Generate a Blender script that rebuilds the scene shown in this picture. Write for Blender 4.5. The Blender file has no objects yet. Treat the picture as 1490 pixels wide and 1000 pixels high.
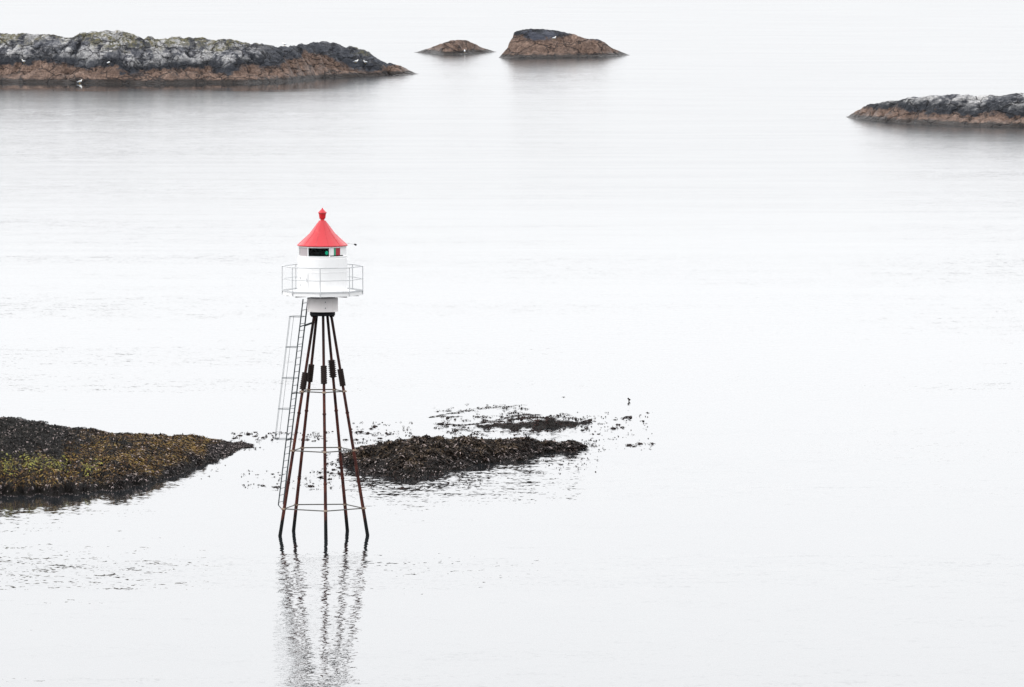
import bpy, bmesh, math, random
from mathutils import Vector, noise
R = math.radians
S = bpy.context.scene
COL = S.collection

# ---------------------------------------------------------------- camera
CAM_H, PITCH, F = 33.4, R(4.008), 12417.0       # metres, down-tilt, focal length in photo pixels (300 mm)
cd = bpy.data.cameras.new('camera')
cam = bpy.data.objects.new('camera', cd); COL.objects.link(cam)
cd.sensor_width = 36; cd.lens = 300; cd.clip_start = 1; cd.clip_end = 60000
cam.location = (0, 0, CAM_H); cam.rotation_euler = (R(90) - PITCH, 0, 0)
S.camera = cam

# ---------------------------------------------------------------- sky, sun, exposure
SUN_EL, SUN_AZ = R(36), R(-100)
w = bpy.data.worlds.new('World'); S.world = w; w.use_nodes = True
nt = w.node_tree; bg = nt.nodes['Background']
sky = nt.nodes.new('ShaderNodeTexSky'); sky.sky_type = 'NISHITA'; sky.sun_disc = False
sky.sun_elevation = SUN_EL; sky.sun_rotation = SUN_AZ; sky.dust_density = 5; sky.air_density = 1.0; sky.ozone_density = 1
hs = nt.nodes.new('ShaderNodeHueSaturation'); hs.inputs['Saturation'].default_value = 0.06
tint = nt.nodes.new('ShaderNodeMix'); tint.data_type = 'RGBA'; tint.blend_type = 'MULTIPLY'
tint.inputs[0].default_value = 1.0; tint.inputs[7].default_value = (0.975, 0.985, 1.0, 1)
nt.links.new(sky.outputs[0], hs.inputs['Color']); nt.links.new(hs.outputs[0], tint.inputs[6])
# an even white overcast veil covers most of the sky
veil = nt.nodes.new('ShaderNodeMix'); veil.data_type = 'RGBA'; veil.inputs[0].default_value = 0.85
tc = nt.nodes.new('ShaderNodeTexCoord'); sx = nt.nodes.new('ShaderNodeSeparateXYZ'); nt.links.new(tc.outputs['Generated'], sx.inputs[0])
cr = nt.nodes.new('ShaderNodeValToRGB'); el = cr.color_ramp.elements
el[0].position = 0.0; el[0].color = (0.585, 0.59, 0.598, 1); el[1].position = 1.0; el[1].color = (1.0, 1.01, 1.02, 1)
for p_, v_ in ((0.06, 0.65), (0.14, 0.80), (0.3, 0.92), (0.6, 0.98)):
    e_ = el.new(p_); e_.color = (v_, v_ * 1.01, v_ * 1.03, 1)
nt.links.new(sx.outputs['Z'], cr.inputs[0])
gain = nt.nodes.new('ShaderNodeMix'); gain.data_type = 'RGBA'; gain.blend_type = 'MULTIPLY'; gain.inputs[0].default_value = 1; gain.clamp_result = False
gain.inputs[7].default_value = (11.6, 11.6, 11.6, 1); nt.links.new(cr.outputs[0], gain.inputs[6]); nt.links.new(gain.outputs[2], veil.inputs[7])
nt.links.new(tint.outputs[2], veil.inputs[6]); nt.links.new(veil.outputs[2], bg.inputs[0]); bg.inputs[1].default_value = 0.12
sd = bpy.data.lights.new('sun', 'SUN'); sd.energy = 0.6; sd.angle = R(30); sd.color = (1.0, 0.97, 0.93)
sun = bpy.data.objects.new('sun', sd); COL.objects.link(sun)
sdir = Vector((math.sin(SUN_AZ) * math.cos(SUN_EL), math.cos(SUN_AZ) * math.cos(SUN_EL), math.sin(SUN_EL)))
sun.rotation_euler = sdir.to_track_quat('Z', 'Y').to_euler(); sun.location = sdir * 200
S.view_settings.view_transform = 'Standard'; S.view_settings.look = 'None'
S.view_settings.exposure = 0.85; S.view_settings.gamma = 1.0

# ---------------------------------------------------------------- helpers
def elev(py): return -PITCH + math.atan((500 - py) / F)
def ground(px, py, z=0.0):
    """the point at height z seen at a photo pixel"""
    d = Vector(((px - 745) / F, 1, 0))
    up = (500 - py) / F
    c, s = math.cos(PITCH), math.sin(PITCH)
    v = Vector((d.x, c + up * s, -s + up * c))
    t = (z - CAM_H) / v.z
    return Vector((v.x * t, v.y * t, z))
def at_depth(px, py, Y):
    up = (500 - py) / F; c, s = math.cos(PITCH), math.sin(PITCH)
    v = Vector(((px - 745) / F, c + up * s, -s + up * c)); t = Y / v.y
    return Vector((v.x * t, Y, CAM_H + v.z * t))
def interp(tab, x):
    if x <= tab[0][0]: return tab[0][1]
    for (a, b), (c, d) in zip(tab, tab[1:]):
        if x <= c: return b + (d - b) * (x - a) / (c - a)
    return tab[-1][1]
def fbm(p, oct=4, H=0.9, lac=2.1): return noise.fractal(p, H, lac, oct)

class MB:
    def __init__(s): s.b = bmesh.new()
    def lathe(s, prof, n=48, c=(0, 0, 0), a0=0, a1=2 * math.pi):
        full = abs(a1 - a0 - 2 * math.pi) < 1e-6
        rings = []
        for r, z in prof:
            k = n if full else n + 1
            rings.append([s.b.verts.new((c[0] + r * math.sin(a0 + (a1 - a0) * i / n), c[1] - r * math.cos(a0 + (a1 - a0) * i / n), c[2] + z)) for i in range(k)])
        for A, B in zip(rings, rings[1:]):
            for i in range(n):
                j = (i + 1) % len(A)
                s.b.faces.new((A[i], A[j], B[j], B[i]))
        return rings
    def cap(s, ring): s.b.faces.new(ring)
    def solid(s, prof, n=48, c=(0, 0, 0)):
        r = s.lathe(prof, n, c); s.cap(r[0][::-1]); s.cap(r[-1]); return s
    def tube(s, pts, rad, n=8, closed=False, capped=True):
        pts = [Vector(p) for p in pts]; m = len(pts); rings = []
        rr = rad if isinstance(rad, (list, tuple)) else [rad] * m
        for i, p in enumerate(pts):
            if closed: t = (pts[(i + 1) % m] - pts[i - 1]).normalized()
            else: t = (pts[min(i + 1, m - 1)] - pts[max(i - 1, 0)]).normalized()
            ref = Vector((0, 0, 1)) if abs(t.z) < 0.95 else Vector((1, 0, 0))
            u = t.cross(ref).normalized(); v = u.cross(t)
            rings.append([s.b.verts.new(p + (u * math.cos(2 * math.pi * k / n) + v * math.sin(2 * math.pi * k / n)) * rr[i]) for k in range(n)])
        for i in range(m if closed else m - 1):
            A, B = rings[i], rings[(i + 1) % m]
            for k in range(n): s.b.faces.new((A[k], A[(k + 1) % n], B[(k + 1) % n], B[k]))
        if not closed and capped: s.b.faces.new(rings[0][::-1]); s.b.faces.new(rings[-1])
        return s
    def box(s, c, size, rz=0):
        m = bmesh.ops.create_cube(s.b, size=1)['verts']
        for v in m:
            x, y, z = v.co.x * size[0], v.co.y * size[1], v.co.z * size[2]
            v.co = (c[0] + x * math.cos(rz) - y * math.sin(rz), c[1] + x * math.sin(rz) + y * math.cos(rz), c[2] + z)
        return s
    def ball(s, c, r, sz=(1, 1, 1)):
        m = bmesh.ops.create_uvsphere(s.b, u_segments=14, v_segments=9, radius=r)['verts']
        for v in m: v.co = Vector((v.co.x * sz[0], v.co.y * sz[1], v.co.z * sz[2])) + Vector(c)
        return s
    def build(s, name, m, parent=None, smooth=True, angle=35):
        bmesh.ops.recalc_face_normals(s.b, faces=s.b.faces)
        for f in s.b.faces: f.smooth = smooth
        me = bpy.data.meshes.new(name)
        if smooth:
            for e in s.b.edges:
                if len(e.link_faces) == 2 and e.calc_face_angle(0) > R(angle): e.smooth = False
        s.b.to_mesh(me); s.b.free()
        return link(name, me, m, parent)
def link(name, me, m, parent=None):
    o = bpy.data.objects.new(name, me); COL.objects.link(o)
    if m: me.materials.append(m)
    if parent: o.parent = parent
    return o
def pydata(name, verts, faces, m, parent=None, smooth=True):
    me = bpy.data.meshes.new(name); me.from_pydata(verts, [], faces); me.update()
    if smooth: me.polygons.foreach_set('use_smooth', [True] * len(me.polygons))
    return link(name, me, m, parent)
def empty(name, loc):
    o = bpy.data.objects.new(name, None); COL.objects.link(o); o.location = loc; o.empty_display_size = 0.3; return o
def tag(o, label=None, cat=None, group=None, kind=None):
    if label: o['label'] = label
    if cat: o['category'] = cat
    if group: o['group'] = group
    if kind: o['kind'] = kind
    return o
def copy_tree(o, parent=None):
    c = o.copy(); COL.objects.link(c)
    if parent: c.parent = parent
    for ch in list(o.children): copy_tree(ch, c)
    return c

# ---------------------------------------------------------------- materials
class NT:
    def __init__(s, name):
        s.m = bpy.data.materials.new(name); s.m.use_nodes = True; s.t = s.m.node_tree
        s.p = s.t.nodes['Principled BSDF']; s.out = s.t.nodes['Material Output']
    def n(s, kind, **kw):
        x = s.t.nodes.new('ShaderNode' + kind)
        for k, v in kw.items(): setattr(x, k, v)
        return x
    def l(s, a, b): s.t.links.new(a, b)
    def set(s, sock, v):
        if hasattr(v, 'is_output'): s.l(v, sock)
        else: sock.default_value = v
    def math(s, op, a, b=0.0, c=None, clamp=False):
        x = s.n('Math', operation=op, use_clamp=clamp); s.set(x.inputs[0], a); s.set(x.inputs[1], b)
        if c is not None: s.set(x.inputs[2], c)
        return x.outputs[0]
    def vmath(s, op, a, b):
        x = s.n('VectorMath', operation=op); s.set(x.inputs[0], a); s.set(x.inputs[1], b); return x.outputs[0]
    def pos(s): return s.n('NewGeometry').outputs['Position']
    def noise(s, vec, scale, detail=4, rough=0.55, dist=0.0, dim='3D'):
        x = s.n('TexNoise', noise_dimensions=dim); s.set(x.inputs['Vector'], vec); x.inputs['Scale'].default_value = scale
        x.inputs['Detail'].default_value = detail; x.inputs['Roughness'].default_value = rough; x.inputs['Distortion'].default_value = dist
        return x.outputs['Fac'], x.outputs['Color']
    def ramp(s, fac, stops, interp='LINEAR'):
        x = s.n('ValToRGB'); x.color_ramp.interpolation = interp; e = x.color_ramp.elements
        while len(e) < len(stops): e.new(0.5)
        for k, (p, c) in enumerate(stops):
            e[k].position = p; e[k].color = c if isinstance(c, tuple) and len(c) == 4 else ((*c, 1) if isinstance(c, tuple) else (c, c, c, 1))
        s.set(x.inputs[0], fac); return x.outputs[0]
    def mix(s, f, a, b, blend='MIX'):
        x = s.n('Mix', data_type='RGBA', blend_type=blend); s.set(x.inputs[0], f)
        s.set(x.inputs[6], (*a, 1) if isinstance(a, tuple) and len(a) == 3 else a); s.set(x.inputs[7], (*b, 1) if isinstance(b, tuple) and len(b) == 3 else b)
        return x.outputs[2]
    def step(s, v, a, b):
        x = s.n('MapRange', interpolation_type='SMOOTHSTEP'); s.set(x.inputs[0], v); x.inputs[1].default_value = a; x.inputs[2].default_value = b
        return x.outputs[0]
    def bump(s, h, strength, dist):
        x = s.n('Bump'); x.inputs['Strength'].default_value = strength; x.inputs['Distance'].default_value = dist; s.set(x.inputs['Height'], h)
        s.l(x.outputs[0], s.p.inputs['Normal'])

def water_material():
    M = NT('sea_water'); P = M.pos()
    def slopes(sc, amp, detail, off, rough=0.5):
        q = M.vmath('ADD', M.vmath('MULTIPLY', P, (sc[0], sc[1], 0)), off)
        f, c = M.noise(q, 1.0, detail, rough)
        return M.vmath('MULTIPLY', M.vmath('SUBTRACT', c, (0.5, 0.5, 0.5)), amp)
    # slopes of three wave trains: fine ripple, wavelets, long low swell
    a = slopes((4.6, 3.4), (0.23, 0.17, 0), 2.0, (3.1, 7.7, 0.3))
    b = slopes((0.75, 1.1), (0.10, 0.115, 0), 2.0, (13.1, 1.7, 4.3))
    c = slopes((0.06, 0.17), (0.010, 0.038, 0), 2.0, (31.1, 11.7, 8.3))
    # wind patches and smooth slicks
    q = M.vmath('MULTIPLY', P, (0.010, 0.045, 0))
    g, _ = M.noise(q, 1.0, 4, 0.6, 0.6)
    q2 = M.vmath('MULTIPLY', P, (0.04, 0.30, 0))
    g2, _ = M.noise(q2, 1.0, 3, 0.6, 0.4)
    amp = M.math('ADD', M.math('MULTIPLY', M.step(g, 0.42, 0.66), 0.75), M.math('MULTIPLY', M.step(g2, 0.50, 0.72), 0.35))
    amp = M.math('ADD', amp, 0.45)
    # sheltered water round the weed humps is smoother; the open sound beyond is finely wind-roughened
    xyz = M.n('SeparateXYZ'); M.l(P, xyz.inputs[0]); X, Y = xyz.outputs['X'], xyz.outputs['Y']
    lee = M.math('MULTIPLY', M.step(X, -8.5, -15.0), M.math('MULTIPLY', M.step(Y, 366.0, 376.0), M.step(Y, 430.0, 410.0)))
    amp = M.math('MULTIPLY', amp, M.math('SUBTRACT', 1.0, M.math('MULTIPLY', lee, 0.6)))
    yy = M.math('ADD', Y, M.math('MULTIPLY', M.math('SUBTRACT', g, 0.5), 60.0))
    far = M.step(yy, 300.0, 720.0)
    # slick in the lee of the long island, its edge torn by the wind
    g3, _ = M.noise(M.vmath('MULTIPLY', P, (0.07, 0.16, 0)), 1.0, 5, 0.65)
    ly = M.math('ADD', Y, M.math('MULTIPLY', M.math('SUBTRACT', g3, 0.5), 46.0))
    lee2 = M.math('MULTIPLY', M.step(X, -14.0, -26.0), M.math('MULTIPLY', M.step(ly, 826.0, 838.0), M.step(Y, 900.0, 880.0)))
    amp = M.math('MULTIPLY', amp, M.math('SUBTRACT', 1.0, M.math('MULTIPLY', far, 0.66)))
    amp = M.math('MULTIPLY', amp, M.math('SUBTRACT', 1.0, M.math('MULTIPLY', lee2, 0.6)))
    csc = M.n('VectorMath', operation='SCALE'); M.l(c, csc.inputs[0]); M.l(M.math('SUBTRACT', 1.0, M.math('MULTIPLY', far, 0.62)), csc.inputs['Scale']); c = csc.outputs[0]
    far = M.math('MULTIPLY', far, M.math('SUBTRACT', 1.0, lee2))
    rg = M.math('ADD', M.math('MULTIPLY', M.step(g2, 0.35, 0.7), 0.012), 0.122)
    M.l(M.math('ADD', M.math('MULTIPLY', far, rg), 0.03), M.p.inputs['Roughness'])
    sc = M.n('VectorMath', operation='SCALE'); M.l(M.vmath('ADD', a, b), sc.inputs[0]); M.l(amp, sc.inputs['Scale'])
    tot = M.vmath('ADD', sc.outputs[0], c)
    nrm = M.n('VectorMath', operation='NORMALIZE'); M.l(M.vmath('ADD', tot, (0, 0, 1)), nrm.inputs[0])
    M.l(nrm.outputs[0], M.p.inputs['Normal'])
    M.p.inputs['Base Color'].default_value = (0.011, 0.013, 0.015, 1)
    M.p.inputs['IOR'].default_value = 1.333
    return M.m

def rock_material(name, brown_top=1.6, moss_z=3.6, moss=0.8, pale=0.5, seed=0.0, cap=(0.055, 0.06, 0.075), capamt=0.8, pale_end=500.0, tide=()):
    M = NT(name); P = M.vmath('ADD', M.pos(), (seed, seed * 1.7, 0))
    z = M.n('SeparateXYZ'); M.l(M.pos(), z.inputs[0]); z = z.outputs['Z']
    big, _ = M.noise(P, 0.35, 4, 0.6)
    med, _ = M.noise(P, 1.3, 5, 0.65, 0.5)
    fine, _ = M.noise(P, 6.0, 5, 0.7)
    strat, _ = M.noise(M.vmath('MULTIPLY', P, (0.5, 0.5, 2.6)), 1.0, 6, 0.7, 1.2)
    zz = M.math('ADD', z, M.math('MULTIPLY', M.math('SUBTRACT', big, 0.5), 2.6))
    zz = M.math('ADD', zz, M.math('MULTIPLY', M.math('SUBTRACT', med, 0.5), 1.5))
    xt = M.n('SeparateXYZ'); M.l(M.pos(), xt.inputs[0])
    for cx_, wd_, am_ in tide:      # the weed line climbs and dips along the shore
        e_ = M.math('POWER', M.math('MULTIPLY', M.math('SUBTRACT', xt.outputs['X'], cx_), 1.0 / wd_), 2.0)
        zz = M.math('SUBTRACT', zz, M.math('MULTIPLY', M.math('EXPONENT', M.math('MULTIPLY', e_, -1.0)), am_))
    # bare rock: blue grey gneiss with pale lichen patches
    grey = M.ramp(med, [(0.34, (0.010, 0.011, 0.015)), (0.47, (0.055, 0.058, 0.070)), (0.58, (0.15, 0.152, 0.165)), (0.72, (0.30, 0.29, 0.29))])
    xs = M.n('SeparateXYZ'); M.l(M.pos(), xs.inputs[0])
    pale = M.math('MULTIPLY', M.step(xs.outputs['X'], pale_end, pale_end - 4.0), pale)
    palef = M.math('MULTIPLY', M.step(M.math('ADD', M.math('MULTIPLY', big, 0.6), M.math('MULTIPLY', strat, 0.4)), 0.465, 0.535), pale)
    grey = M.mix(palef, grey, M.ramp(fine, [(0.3, (0.16, 0.16, 0.17)), (0.65, (0.62, 0.61, 0.60))]))
    black = M.ramp(fine, [(0.35, (0.006, 0.007, 0.010)), (0.6, (0.024, 0.027, 0.034)), (0.78, (0.075, 0.078, 0.088))])
    brown = M.ramp(M.math('ADD', M.math('MULTIPLY', med, 0.5), M.math('MULTIPLY', fine, 0.5)), [(0.34, (0.030, 0.020, 0.016)), (0.5, (0.115, 0.075, 0.058)), (0.64, (0.26, 0.18, 0.14))])
    wet = M.ramp(fine, [(0.3, (0.008, 0.007, 0.007)), (0.7, (0.035, 0.026, 0.022))])
    c = M.mix(M.step(zz, brown_top + 0.5, brown_top + 1.6), black, grey)
    capf = M.step(big, 0.46, 0.62)
    c = M.mix(M.math('MULTIPLY', capf, capamt), c, cap)
    c = M.mix(M.math('MULTIPLY', M.step(xs.outputs['X'], pale_end - 3.0, pale_end), 0.72), c, M.ramp(strat, [(0.35, (0.012, 0.013, 0.017)), (0.55, (0.045, 0.05, 0.062)), (0.7, (0.12, 0.12, 0.135))]))
    c = M.mix(M.step(zz, brown_top + 0.2, brown_top - 0.2), c, brown)
    c = M.mix(M.step(M.math('ADD', z, M.math('MULTIPLY', M.math('SUBTRACT', med, 0.5), 0.5)), 0.50, 0.25), c, wet)
    # moss and grass on ledges that face up
    nz = M.n('SeparateXYZ'); M.l(M.n('NewGeometry').outputs['Normal'], nz.inputs[0])
    mf = M.math('MULTIPLY', M.step(zz, moss_z - 0.5, moss_z + 0.5), M.step(med, 0.40, 0.56))
    mf = M.math('MULTIPLY', M.math('MULTIPLY', mf, M.step(nz.outputs['Z'], 0.35, 0.65)), moss)
    mossc = M.ramp(fine, [(0.32, (0.012, 0.013, 0.006)), (0.48, (0.055, 0.055, 0.018)), (0.60, (0.15, 0.12, 0.06)), (0.74, (0.28, 0.24, 0.16))])
    c = M.mix(mf, c, mossc)
    # dark cracks
    v = M.n('TexVoronoi', feature='DISTANCE_TO_EDGE'); M.l(M.vmath('ADD', M.vmath('MULTIPLY', P, (0.34, 0.34, 0.75)), M.vmath('MULTIPLY', M.noise(P, 0.8, 3)[1], (0.9, 0.9, 0.9))), v.inputs['Vector']); v.inputs['Scale'].default_value = 1.0
    cr = M.step(v.outputs['Distance'], 0.0, 0.05)
    c = M.mix(M.math('MULTIPLY', M.math('SUBTRACT', 1.0, cr), 0.75), c, (0.012, 0.012, 0.014))
    M.l(c, M.p.inputs['Base Color'])
    M.l(M.ramp(zz, [(0.2, 0.35), (0.9, 0.75)]), M.p.inputs['Roughness'])
    h = M.math('ADD', M.math('MULTIPLY', strat, 1.0), M.math('MULTIPLY', fine, 0.35))
    h = M.math('ADD', h, M.math('MULTIPLY', cr, 0.5))
    M.p.inputs['Specular IOR Level'].default_value = 0.2; M.bump(h, 0.9, 0.4)
    return M.m

def kelp_material(name, tones, rough=0.6, spec=0.25, zones=None, pale=False):
    M = NT(name); P = M.pos()
    rnd = M.n('NewGeometry').outputs['Random Per Island']
    a, _ = M.noise(M.vmath('MULTIPLY', P, (1.0, 0.5, 1.0)), 0.55, 4, 0.65)
    f = M.math('ADD', M.math('MULTIPLY', rnd, 0.42), M.math('MULTIPLY', a, 0.58))
    c = M.ramp(f, tones)
    if zones:
        z = M.n('SeparateXYZ'); M.l(P, z.inputs[0])
        zz = M.math('ADD', z.outputs['Z'], M.math('MULTIPLY', M.math('SUBTRACT', a, 0.5), 1.1))
        low, high = zones
        c = M.mix(M.step(zz, 0.55, 0.20), c, M.ramp(rnd, low)); c = M.mix(M.step(zz, 1.2, 1.35), c, M.ramp(rnd, high))
    if pale:      # wet glints painted on as pale fronds, in patches
        pn, _ = M.noise(P, 0.9, 4, 0.7)
        c = M.mix(M.math('MULTIPLY', M.step(rnd, 0.86, 0.97), M.step(pn, 0.40, 0.56)), c, (0.27, 0.22, 0.21))
        dk, _ = M.noise(P, 1.4, 4, 0.7)
        c = M.mix(M.math('MULTIPLY', M.step(dk, 0.51, 0.62), 0.6), c, (0.004, 0.003, 0.003))
    M.l(c, M.p.inputs['Base Color'])
    M.p.inputs['Roughness'].default_value = rough; M.p.inputs['Specular IOR Level'].default_value = spec
    b, _ = M.noise(P, 30, 2); M.bump(b, 0.5, 0.02)
    return M.m

def paint(name, col, rough=0.45, dirt=0.0, dirtcol=(0.25, 0.2, 0.16), coat=0.0):
    M = NT(name); P = M.n('TexCoord').outputs['Object']
    f, _ = M.noise(M.vmath('MULTIPLY', P, (3, 3, 0.8)), 2.0, 6, 0.65)
    c = M.mix(M.math('MULTIPLY', M.step(f, 0.52, 0.72), dirt), col, dirtcol)
    M.l(c, M.p.inputs['Base Color']); M.p.inputs['Roughness'].default_value = rough; M.p.inputs['Coat Weight'].default_value = coat
    M.bump(f, 0.08, 0.02)
    return M.m

def rust_material():
    M = NT('rusty_iron'); P = M.pos()
    z = M.n('SeparateXYZ'); M.l(P, z.inputs[0]); z = z.outputs['Z']
    f, _ = M.noise(M.vmath('MULTIPLY', P, (6, 6, 2)), 1.5, 5, 0.65)
    c = M.ramp(f, [(0.32, (0.010, 0.006, 0.006)), (0.5, (0.046, 0.013, 0.010)), (0.68, (0.10, 0.027, 0.016))])
    zz = M.math('ADD', z, M.math('MULTIPLY', M.math('SUBTRACT', f, 0.5), 1.6))
    c = M.mix(M.step(zz, 1.05, 0.55), c, (0.003, 0.004, 0.004))        # weed and wet up to the tide mark
    c = M.mix(M.math('MULTIPLY', M.step(zz, 6.6, 8.6), 0.75), c, (0.006, 0.005, 0.006))   # blacker towards the head
    M.l(c, M.p.inputs['Base Color']); M.p.inputs['Roughness'].default_value = 0.8; M.p.inputs['Specular IOR Level'].default_value = 0.2; M.bump(f, 0.4, 0.03)
    return M.m

def glass_material():
    M = NT('window_glass')
    tr = M.n('BsdfTransparent'); gl = M.n('BsdfGlossy'); gl.inputs['Roughness'].default_value = 0.02
    tr.inputs[0].default_value = (0.75, 0.8, 0.8, 1)
    fr = M.n('Fresnel'); fr.inputs[0].default_value = 1.16
    mx = M.n('MixShader'); M.l(fr.outputs[0], mx.inputs[0]); M.l(tr.outputs[0], mx.inputs[1]); M.l(gl.outputs[0], mx.inputs[2])
    M.l(mx.outputs[0], M.out.inputs['Surface']); return M.m

WHITE = paint('white_paint', (0.74, 0.74, 0.74), 0.45, 0.25, (0.60, 0.58, 0.55))
WHITE2 = paint('worn_white_paint', (0.86, 0.82, 0.81), 0.5, 0.35, (0.66, 0.60, 0.57))
RED = paint('red_paint', (0.42, 0.009, 0.018), 0.24, 0.6, (0.48, 0.055, 0.055))
DKRED = paint('deep_red_paint', (0.50, 0.008, 0.014), 0.4, 0.3, (0.2, 0.01, 0.01))
RUST = rust_material()
SLEEVE_M = paint('tarred_iron', (0.016, 0.010, 0.009), 0.8, 0.6, (0.04, 0.017, 0.013)); SLEEVE_M.node_tree.nodes['Principled BSDF'].inputs['Specular IOR Level'].default_value = 0.2
BLACK = paint('black_paint', (0.005, 0.005, 0.007), 0.7); BLACK.node_tree.nodes['Principled BSDF'].inputs['Specular IOR Level'].default_value = 0.15
GALV = paint('galvanised_steel', (0.12, 0.135, 0.145), 0.5, 0.5, (0.10, 0.10, 0.10))
RAIL = paint('grey_rail_paint', (0.47, 0.48, 0.49), 0.5, 0.4, (0.28, 0.25, 0.23))
DGALV = paint('weathered_ladder_steel', (0.032, 0.042, 0.046), 0.55, 0.5, (0.05, 0.03, 0.025))
BRACE = paint('weathered_brace_steel', (0.05, 0.048, 0.042), 0.6, 0.7, (0.035, 0.016, 0.011))
BRASS = paint('bare_clamp_metal', (0.26, 0.19, 0.14), 0.5, 0.7, (0.10, 0.045, 0.025))
GLASS = glass_material()
GREYP = paint('grey_lantern_panel', (0.36, 0.32, 0.33), 0.5)
GREEN = paint('green_sector_glass', (0.01, 0.25, 0.13), 0.25)
REDG = paint('red_sector_glass', (0.30, 0.002, 0.018), 0.3)
DARKIN = paint('dark_lantern_interior', (0.004, 0.005, 0.006), 0.6); DARKIN.node_tree.nodes['Principled BSDF'].inputs['Specular IOR Level'].default_value = 0.1
LENSM = paint('lens_glass', (0.012, 0.02, 0.02), 0.15)
def glow():
    M = NT('green_emission'); M.p.inputs['Base Color'].default_value = (0.0, 0.3, 0.17, 1)
    M.p.inputs['Emission Color'].default_value = (0.0, 0.55, 0.30, 1); M.p.inputs['Emission Strength'].default_value = 0.35; return M.m
GLOW = glow()
WATER = water_material()

# ---------------------------------------------------------------- the sea
bw = bmesh.new()
L_ = 45000
vs = [bw.verts.new(c) for c in ((-L_, -3000, 0), (L_, -3000, 0), (L_, L_, 0), (-L_, L_, 0))]
bw.faces.new(vs); me = bpy.data.meshes.new('water'); bw.to_mesh(me); bw.free()
tag(link('water', me, WATER), kind='structure')

# ---------------------------------------------------------------- rocky islands
def island(name, top, base, m, label, cat, ridge=0.55, depth=12, cell=0.11, seed=0, rough=0.35, ledge=0.5, sx=1.0, lump=1.0, group=None):
    """top: silhouette table, base: waterline table (photo pixels). Builds the ground of the island in metres:
    its near shore follows the waterline, its ridge stands `ridge*depth` metres behind and is as high as seen."""
    x0, x1 = top[0][0], top[-1][0]
    d0 = ground(x0, interp(base, x0)); d1 = ground(x1, interp(base, x1))
    ym = ground((x0 + x1) / 2, interp(base, (x0 + x1) / 2)).y
    wid = (x1 - x0) * ym / F
    nx = max(12, int(wid / cell)); ny = max(24, int(depth / cell / 1.1))
    cx = (x0 + x1) / 2 - 745; cx = cx * ym / F
    verts, faces = [], []
    for i in range(nx + 1):
        t = i / nx; px = x0 + (x1 - x0) * t
        g = ground(px, interp(base, px))
        hmax = max(0.02, at_depth(px, interp(top, px), g.y + 1).z)
        dd = depth * (0.30 + 0.70 * min(1, hmax / 3.0))
        yr = g.y + dd * ridge
        H = max(0.03, at_depth(px, interp(top, px), yr).z)
        Xs = (px - 745) / F
        for j in range(ny + 1):
            s = -0.08 + 1.16 * j / ny
            Y = g.y + dd * s
            X = Xs * Y
            q = Vector((X * sx, Y, seed * 7.3))
            if s < ridge:
                v = s / ridge
                wob = 0.16 * fbm(Vector((X * 0.35 * sx, v * 1.5, seed)), 3) * math.sin(math.pi * max(0, min(1, v)))
                v2 = v + wob
                # steep first face, ledge, second face
                k = 0.5 + 0.16 * noise.noise(Vector((X * 0.22, seed, 0)))
                f1 = min(1, max(-0.4, v2) / 0.22)
                f1 = f1 if f1 < 0 else f1 * (2 - f1)
                f2 = max(0, min(1, (v2 - 0.25) / 0.75)); f2 = f2 ** 0.75
                f = ledge * k * f1 + (1 - ledge * k) * f2
            else:
                v = (s - ridge) / (1 - ridge); f = 1 - max(0, v) ** 1.6 if v < 1 else -(v - 1) * 1.5
            z = H * f
            env = max(0.0, min(1, f * 2.2)) * min(1, H / 1.2)
            keep = 1 - 0.75 * math.exp(-((s - ridge) / 0.07) ** 2)
            n1 = fbm(q * 0.55, 4); n2 = 1 - abs(noise.noise(q * 0.9 + Vector((5, 2, 1)))) * 2; n3 = fbm(Vector((q.x * 2.2, q.y * 2.2, z * 2.0)), 4)
            z += env * keep * rough * (0.9 * n1 - 0.55 * max(0, n2 - 0.72) / 0.28 + 0.28 * n3)
            # rounded lumps parted by clefts
            wv = q + Vector((1.3 * noise.noise(q * 0.3), 1.3 * noise.noise(q * 0.3 + Vector((7, 3, 1))), 0))
            dv = noise.voronoi(Vector((wv.x * 0.36 + wv.y * 0.1, wv.y * 0.30, seed)))[0]
            edge = min(1.0, (dv[1] - dv[0]) / 0.35)
            z += env * keep * lump * (0.9 * (0.45 - dv[0]) - 0.45 * (1 - edge) ** 2)
            dv = noise.voronoi(Vector((wv.x * 1.1 - wv.y * 0.3, wv.y * 0.8, seed + 3)))[0]
            z -= env * keep * lump * 0.16 * (1 - min(1.0, (dv[1] - dv[0]) / 0.22)) ** 2
            z += 0.05 * env * noise.noise(q * 3.1)
            if f <= 0: z = min(z, -0.02) - 0.25 * min(1, -f * 3 + 0.02)
            verts.append((X - cx + 0.25 * env * noise.noise(q * 0.8 + Vector((9, 9, 9))), Y - ym + 0.5 * env * noise.noise(q * 0.7), z))
    W = ny + 1
    for i in range(nx):
        for j in range(ny):
            a = i * W + j; faces.append((a, a + W, a + W + 1, a + 1))
    o = pydata(name, verts, faces, m); o.location = (cx, ym, 0)
    tag(o, label, cat, group); return o

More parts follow.
